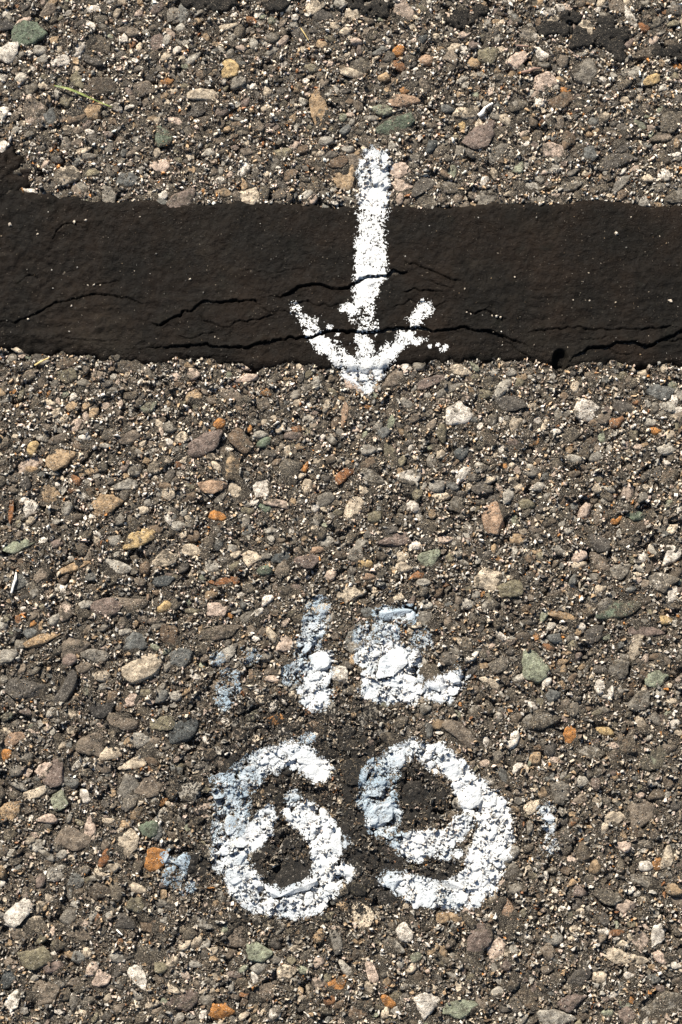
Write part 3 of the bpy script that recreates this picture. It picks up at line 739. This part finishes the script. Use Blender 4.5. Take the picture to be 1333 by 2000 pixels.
cc = np.vstack([cc, np.tile(lin(205, 190, 170), (len(ex), 1))])
v, f, c = scatter(grain_shapes(10, 5, 9), P, np.concatenate([cc, np.zeros((len(cc), 1))], 1))
link('grit', mesh_np('band_grit', v, f, False, c, solid=False), M_SAND, band, 'stuff')

# ------------------------------------------------------------------ tar splashes
for k, (lb, ells) in enumerate(SPLASH):
    e = np.array(ells, float)
    gxp = np.arange(e[:, 0].min() - 75, e[:, 0].max() + 75, 2.0); gyp = np.arange(e[:, 1].min() - 45, e[:, 1].max() + 45, 2.0)
    PX, PY = np.meshgrid(gxp, gyp); q = splash_q(PX, PY, ells, k)
    x, y = ground(PX, PY, .001)
    tt = np.clip((1.06 - q) / .45, 0, 1)
    hz = 3.0 * np.sqrt(1 - (1 - tt) ** 2) - 1.1 + (vn(PX, PY, 13, 130) - .5) * 1.3 + (vn(PX, PY, 5, 131) - .5) * .5
    hz -= 1.6 * sstep(.80, .92, vn(PX, PY, 9, 132))
    n_x, n_y = len(gxp), len(gyp); idx = np.arange(n_x * n_y).reshape(n_y, n_x)
    F = np.stack([idx[:-1, :-1], idx[1:, :-1], idx[1:, 1:], idx[:-1, 1:]], -1).reshape(-1, 4)
    F = F[q.ravel()[F].min(1) < 1.08]
    used = np.unique(F); mp = np.full(n_x * n_y, -1); mp[used] = np.arange(len(used))
    link('tar_splash', mesh_np('tar_splash', np.stack([x, y, hz * .001], -1).reshape(-1, 3)[used], mp[F], True), M_SPLASH,
         label=lb, category='tar splash', group='tar splashes along the top of the pavement')

# ------------------------------------------------------------------ spray paint: thin films that follow every stone
def zz(ox, oy, s, pts):
    return [(ox + p[0] * s, oy + p[1] * s, p[2] * s * .97, *p[3:]) for p in pts]


z6 = lambda p: zz(280, 1400, .33, p)
z9 = lambda p: zz(660, 1400, .345, p)
z1 = lambda p: zz(350, 1130, .4876, p)
# every stroke: list of (x, y, half width, density, blueness)
FILMS = [
    ('painted_arrow', 'white spray-painted arrow crossing the black tar band and pointing to the numerals', 'painted arrow', [
        [(733, 318, 29, .95, .35), (731, 350, 30, .95, .35), (730, 392, 31, 1.0, .1), (725, 410, 25, .76, 0), (726, 450, 28, .80, 0), (725, 500, 31, .90, 0), (722, 540, 30, .85, 0)],
        [(716, 553, 27, 1.0, 0), (713, 580, 24, .95, 0)],
        [(712, 602, 23, .74, 0), (706, 622, 26, .64, 0), (718, 640, 25, .60, 0)], [(672, 604, 8, .8, 0), (690, 602, 12, .8, 0)],
        [(578, 603, 10, .62, 0), (598, 626, 13, .66, 0), (618, 647, 15, .66, 0)], [(606, 656, 11, .82, 0), (632, 674, 17, .9, 0), (664, 696, 18, .9, 0), (704, 726, 16, .88, .1)],
        [(836, 599, 13, .95, 0), (820, 616, 13, .84, 0), (803, 636, 13, .7, 0)], [(800, 650, 13, .8, 0), (776, 672, 15, .88, 0), (750, 696, 17, .9, 0), (724, 722, 17, .9, .1)],
        [(706, 664, 19, .82, 0), (716, 686, 18, .8, .05)], [(685, 720, 22, .86, .25), (735, 718, 22, .86, .2)], [(714, 738, 26, .84, .3), (716, 758, 12, .75, .3)],
        [(800, 664, 7, .85, 0), (812, 668, 7, .8, 0), (826, 664, 5, .9, 0)],
        [(836, 675, 4, .9, 0)], [(853, 674, 3, .9, 0)], [(865, 682, 6, .8, 0)], [(645, 638, 4, .9, 0)], [(657, 650, 5, .9, 0)]]),
    ('painted_numeral', 'white spray-painted numeral six, left of the two large ring-shaped numerals', 'painted numeral', [
        z6([(1040, 310, 72, 1, .2), (950, 240, 72, .95, .25), (850, 215, 70, .8, .5), (700, 270, 80, .75, .7), (560, 390, 75, .66, .95), (530, 520, 85, .58, 1), (520, 680, 100, .62, .9),
            (520, 830, 105, .85, .6), (570, 960, 92, .95, .3), (690, 1070, 85, .92, .35), (830, 1100, 80, .82, .5), (990, 1090, 95, .95, .3), (1080, 970, 90, 1, .15), (1090, 830, 80, 1, .15),
            (1065, 690, 95, 1, .15), (980, 590, 95, 1, .15), (890, 570, 62, 1, .15)]),
        z6([(740, 570, 48, .9, .4), (700, 650, 68, .95, .4), (600, 770, 60, 1, .3)]), z6([(885, 480, 45, .8, .7)]), z6([(440, 480, 42, .7, 1)]), z6([(440, 370, 30, .6, 1)]),
        z6([(960, 135, 36, .55, .9)]), z6([(1185, 920, 58, 1, .1)]), z6([(1190, 750, 30, .7, .6)])]),
    ('painted_numeral', 'white spray-painted numeral nine, right of the two large ring-shaped numerals', 'painted numeral', [
        z9([(480, 200, 52, .75, .5), (560, 225, 78, .92, .3), (670, 290, 66, 1, .2), (770, 440, 95, 1, .1), (880, 540, 95, 1, .05), (885, 650, 105, 1, .05), (855, 780, 110, 1, .05), (820, 900, 108, 1, .1), (740, 990, 92, 1, .15),
            (600, 1020, 78, .95, .3), (480, 1000, 72, .95, .35), (380, 950, 66, .9, .4), (290, 920, 48, .75, .5)]),
        z9([(420, 180, 55, .85, .5), (320, 240, 58, .72, .8), (230, 340, 90, .6, 1), (220, 480, 90, .64, 1), (270, 560, 88, .85, .75), (230, 620, 60, .7, .7)]),
        z9([(340, 710, 45, .6, .8), (430, 730, 80, 1, .25), (530, 720, 75, .9, .35), (640, 680, 58, .95, .3), (710, 590, 50, .95, .2)]), z9([(600, 790, 26, .8, .4), (680, 770, 22, .8, .4)])]),
    ('painted_numeral', 'narrow worn white stroke like a one above the numeral six', 'painted numeral', [
        z1([(560, 120, 42, .35, .8), (545, 200, 40, .78, .8), (520, 270, 36, .75, .9), (500, 350, 34, .75, .9)]), z1([(575, 330, 46, 1, .5), (545, 400, 55, .9, .5), (545, 460, 66, .95, .4)]), z1([(450, 385, 30, .6, 1)])]),
    ('painted_numeral', 'blotchy solid white patch like an eight above the numeral nine', 'painted numeral', [
        z1([(810, 150, 30, .7, .9), (920, 140, 30, .75, .9)]), z1([(830, 220, 60, .65, .7)]), z1([(740, 220, 34, .5, .8)]), z1([(755, 310, 48, 1, .2), (850, 295, 52, 1, .2), (925, 320, 45, .85, .4)]),
        z1([(770, 400, 52, .98, .3), (850, 400, 80, .98, .25), (920, 420, 55, .9, .3)]), z1([(760, 440, 36, .95, .3), (840, 452, 42, .98, .3), (930, 455, 45, .95, .3)]), z1([(900, 370, 60, .95, .3)]), z1([(970, 245, 40, .5, .7)]), z1([(1010, 450, 36, .9, .3), (1060, 440, 55, .97, .3), (1110, 400, 42, .85, .4)])]),
    ('paint_smudge', 'faint white vertical paint smudge right of the numeral nine', 'paint smudge', [
        z9([(1175, 520, 36, .78, .4), (1190, 640, 32, .6, .4), (1205, 740, 34, .4, .6)])]),
    ('paint_smudge', 'pale blue overspray beside the orange stone, left of the numeral six', 'paint smudge', [
        z6([(130, 830, 26, .95, 1)]), z6([(215, 850, 50, .36, 1), (170, 960, 58, .18, 1)]), z6([(255, 1000, 40, .34, 1)])]),
    ('paint_smudge', 'faint blue-grey paint smudge left of the narrow one-like stroke', 'paint smudge', [
        z1([(180, 480, 34, .42, 1), (205, 400, 40, .1, 1)]), z1([(280, 310, 36, .12, 1)]), z1([(150, 325, 26, .2, 1)])]),
    ('black_overspray', 'black sprayed paint dulling the stones in and around the ring-shaped numerals', 'overspray', [
        [(555, 1682, 70, .86, 0)], [(815, 1550, 66, .78, 0)], [(780, 1700, 75, .78, 0), (860, 1690, 60, .78, 0)], [(695, 1560, 48, .85, 0), (700, 1660, 45, .85, 0), (705, 1740, 50, .7, 0)],
        [(630, 1420, 100, .58, 0), (690, 1480, 60, .75, 0)], [(540, 1530, 60, .72, 0)], [(400, 1420, 70, .35, 0)], [(420, 1480, 40, .5, 0)], [(380, 1690, 40, .7, 0), (390, 1750, 40, .45, 0)],
        [(560, 1790, 120, .42, 0)], [(600, 1470, 170, .62, 0)], [(440, 1560, 90, .5, 0)], [(700, 1620, 90, .62, 0)], [(370, 1560, 60, .4, 0)]]),
]
x0, x1, yy0, yy1 = 260, 1130, 285, 1840
Vl, Fl, base = [], [], 0
for V, F in SOLID:
    px, py = pixel(V[:, 0], V[:, 1])
    ok = (((px > 545) & (px < 890) & (py > 285) & (py < 775)) | ((px > 270) & (px < 1120) & (py > 1150) & (py < 1830)))
    F = F[ok[F].any(1)]
    if not len(F): continue
    used, inv = np.unique(F, return_inverse=True)
    Vl.append(V[used]); Fl.append(inv.reshape(-1, 3) + base); base += len(used)
bvh = BVHTree.FromPolygons(np.concatenate(Vl).tolist(), np.concatenate(Fl).tolist())
taken = {}
DOWN = Vector((0, 0, -1))
for fi, (nm, lb, cat, strokes) in enumerate(FILMS):
    pts = np.array([q[:3] for s in strokes for q in s])
    ix = np.arange(int(pts[:, 0].min() - 60), int(pts[:, 0].max() + 60)); iy = np.arange(int(pts[:, 1].min() - 60), int(pts[:, 1].max() + 60))
    PX, PY = np.meshgrid(ix.astype(float), iy.astype(float))
    qx = PX + (vn(PX, PY, 14, 150) - .5) * 9; qy = PY + (vn(PX, PY, 14, 151) - .5) * 9
    den = np.zeros_like(PX); blue = np.zeros_like(PX)
    soft = 46.0 if nm == 'black_overspray' else 13.0
    for s in strokes:
        for k in range(max(1, len(s) - 1)):
            a = s[k]; b = s[min(k + 1, len(s) - 1)]
            ab = (b[0] - a[0], b[1] - a[1]); L = ab[0] ** 2 + ab[1] ** 2 + 1e-9
            t = np.clip(((qx - a[0]) * ab[0] + (qy - a[1]) * ab[1]) / L, 0, 1)
            mixv = lambda i: a[i] + t * (b[i] - a[i])
            d = np.hypot(qx - a[0] - t * ab[0], qy - a[1] - t * ab[1])
            sf = np.minimum(soft + 4 * (band_sd(PX, PY) > 2), mixv(2) * 1.2 + 2)
            v = mixv(3) * np.clip((mixv(2) - d) / sf + .62, 0, 1)
            u = v > den; den = np.where(u, v, den); blue = np.where(u, mixv(4), blue)
    onband = band_sd(PX, PY) > 2
    nz = .45 * vn(PX, PY, 2.3, 152) + .30 * vn(PX, PY, 5, 153) + .25 * vn(PX, PY, 12, 154)
    nz = np.where(onband, .50 * vn(PX, PY, 2.2, 155) + .30 * vn(PX, PY, 5, 156) + .20 * vn(PX, PY, 13, 157) - .07, nz)
    nz = nz + np.where(onband, .24, .22 + .24 * np.clip(blue, 0, 1)) * (RNG.random(PX.shape) - .5)
    thr = .16 + .62 * (1 - den) * (1.25 - .40 * np.clip(blue, 0, 1))
    cand = (den > .03)
    # heights under the lattice
    cz = np.full(PX.shape, np.nan)
    wx, wy = ground(PX, PY, .001)
    need = cand.copy(); need[:-1] |= cand[1:]; need[:, :-1] |= cand[:, 1:]; need[1:] |= cand[:-1]; need[:, 1:] |= cand[:, :-1]
    for i, j in zip(*np.nonzero(need)):
        hit = bvh.ray_cast(Vector((wx[i, j], wy[i, j], .05)), DOWN)
        if hit[0] is not None: cz[i, j] = hit[0].z
    zf = np.nan_to_num(cz, nan=0.0)
    kk = 9; cs = np.cumsum(np.cumsum(np.pad(zf, ((kk + 1, kk), (kk + 1, kk)), mode='edge'), 0), 1)
    w = 2 * kk + 1; loc = (cs[w:, w:] - cs[:-w, w:] - cs[w:, :-w] + cs[:-w, :-w]) / w ** 2
    rel = (zf - loc) * 1000                    # above / below the surroundings, mm: hollows stay bare
    cover = nz + np.clip(rel, -1.5, .5) * np.where(onband, .06, .25) > thr
    if nm == 'black_overspray': cover = nz > .27 + .56 * (1 - den)
    dp, _ = cracks_at(PX, PY)
    cover &= ~((dp > .7) & onband) & cand & ~np.isnan(cz)
    okz = ~np.isnan(cz)
    c4 = cover[:-1, :-1] & okz[:-1, :-1] & okz[1:, :-1] & okz[:-1, 1:] & okz[1:, 1:]
    zr = np.stack([zf[:-1, :-1], zf[1:, :-1], zf[:-1, 1:], zf[1:, 1:]])
    c4 &= (zr.max(0) - zr.min(0)) < .0013
    for i, j in zip(*np.nonzero(c4)):
        key = (ix[j], iy[i])
        if key in taken: c4[i, j] = False
        else: taken[key] = 1
    ii, jj = np.nonzero(c4)
    n_x = len(ix)
    F = np.stack([ii * n_x + jj, (ii + 1) * n_x + jj, (ii + 1) * n_x + jj + 1, ii * n_x + jj + 1], -1)
    used = np.unique(F); mp = np.full(PX.size, -1); mp[used] = np.arange(len(used))
    V = np.stack([wx, wy, zf + .00016], -1).reshape(-1, 3)[used]
    bl = np.clip(np.where(onband, 0, .06) + .9 * blue * (1.15 - .5 * den) + (vn(PX, PY, 20, 160) - .5) * .5 * (blue > .05), 0, 1).ravel()[used][:, None]
    white = np.array(lin(250, 249, 246, .60)); pale = np.array(lin(168, 186, 198, .60))
    dirt = (.86 + .2 * vn(PX, PY, 18, 161)).ravel()[used][:, None]
    cc = np.clip((white * (1 - bl) + pale * bl) * dirt, 0, .86)
    link(nm, mesh_np(nm, V, mp[F], True, np.concatenate([cc, np.ones_like(bl)], 1), solid=False), M_BLACK if nm == 'black_overspray' else M_PAINT,
         label=lb, category=cat)


# ------------------------------------------------------------------ blades, straws and twigs lying on the stones
def strand(name, pts, widths, flat, mat, label, category, zs):
    """a tapering flattened strand through photograph pixels, lying on the ground"""
    P = np.array(pts, float); n = 22
    t = np.linspace(0, len(P) - 1, n); i = np.minimum(t.astype(int), len(P) - 2); f = t - i
    g = lambda a: np.interp(t, np.arange(len(a)), a)
    px, py, w, z = g(P[:, 0]), g(P[:, 1]), g(widths), g(zs)
    px = px + (vn(t, 0 * t, .7, 170) - .5) * 1.2; py = py + (vn(t, 0 * t + 3, .7, 171) - .5) * 1.2
    x, y = ground(px, py, .002)
    z = z * .001
    T = np.stack([np.gradient(x), np.gradient(y)], -1); T /= np.linalg.norm(T, axis=1)[:, None]
    S = np.stack([-T[:, 1], T[:, 0]], -1)
    V, F = [], []; m_ = 8
    for k in range(n):
        r = w[k] * SCALE * .5
        for q in range(m_):
            an = 2 * math.pi * q / m_
            lx = math.cos(an) * r; lz = math.sin(an) * r * flat + (abs(math.cos(an)) * r * .5 if flat < .5 else 0)
            V.append((x[k] + S[k, 0] * lx, y[k] + S[k, 1] * lx, z[k] + lz))
        if k:
            for q in range(m_):
                F.append(((k - 1) * m_ + q, (k - 1) * m_ + (q + 1) % m_, k * m_ + (q + 1) % m_, k * m_ + q))
    me = bpy.data.meshes.new(name)
    F = [tuple(q) for q in F] + [tuple(range(m_))[::-1], tuple(range((n - 1) * m_, n * m_))]
    me.from_pydata([tuple(map(float, q)) for q in V], [], F)
    me.polygons.foreach_set('use_smooth', [True] * len(me.polygons)); me.update()
    return link(name, me, mat, label=label, category=category)


GRASS = plain('grass_green', lin(96, 108, 46), lin(134, 142, 72), 200, .5)
STRAW = plain('dry_straw', lin(176, 150, 92), lin(214, 190, 130), 400, .6)
PALE = plain('pale_root', lin(225, 215, 202), lin(250, 245, 238), 400, .6)
TWIG = plain('twig_bark', lin(112, 88, 76), lin(150, 122, 106), 500, .75)
strand('grass_blade', [(107, 168), (135, 176), (160, 186), (190, 198), (219, 210)], [2.5, 5, 4.6, 2.4, 2.6], .22, GRASS, 'green grass blade lying on the stones at upper left', 'grass blade', [2.2, 3.4, 3.2, 2.8, 2.6])
strand('straw', [(68, 714), (82, 706), (96, 699)], [3.5, 4, 2.5], .5, STRAW, 'yellow straw lying just below the left end of the tar band', 'straw', [1.8, 2.2, 2.0])
strand('straw', [(588, 55), (595, 66), (603, 80)], [2.2, 2.4, 1.5], .6, STRAW, 'short pale straw lying near the top centre', 'straw', [1.8, 2.2, 2.0])
strand('root_fibre', [(935, 226), (942, 222), (947, 211), (953, 207), (963, 201)], [9, 10, 5, 4.5, 5], .7, PALE, 'white bent root fibre above the large purple-brown stone', 'root fibre', [1.6, 2.0, 2.2, 2.2, 1.8])
strand('twig', [(1008, 89), (1020, 90), (1033, 91)], [4, 4.5, 3.5], .8, TWIG, 'short straight brown twig above the pinkish white stone at upper right', 'twig', [1.8, 2.0, 1.8])
strand('twig', [(1018, 142), (1034, 139), (1044, 134), (1058, 132)], [6, 7, 6, 3], .8, TWIG, 'bent brown twig below the pinkish white stone at upper right', 'twig', [1.6, 2.0, 2.0, 1.6])
strand('root_fibre', [(32, 1118), (31, 1132), (26, 1144), (22, 1158)], [3, 6, 5, 4], .7, PALE, 'thin pale root fibre at the left edge below the light green stone', 'root fibre', [1.6, 2.0, 2.0, 1.6])
strand('root_fibre', [(228, 1816), (234, 1822), (239, 1827)], [2.5, 3.4, 2.5], .7, PALE, 'tiny white root fibre near the dark oval stone at lower left', 'root fibre', [1.6, 2.0, 1.6])
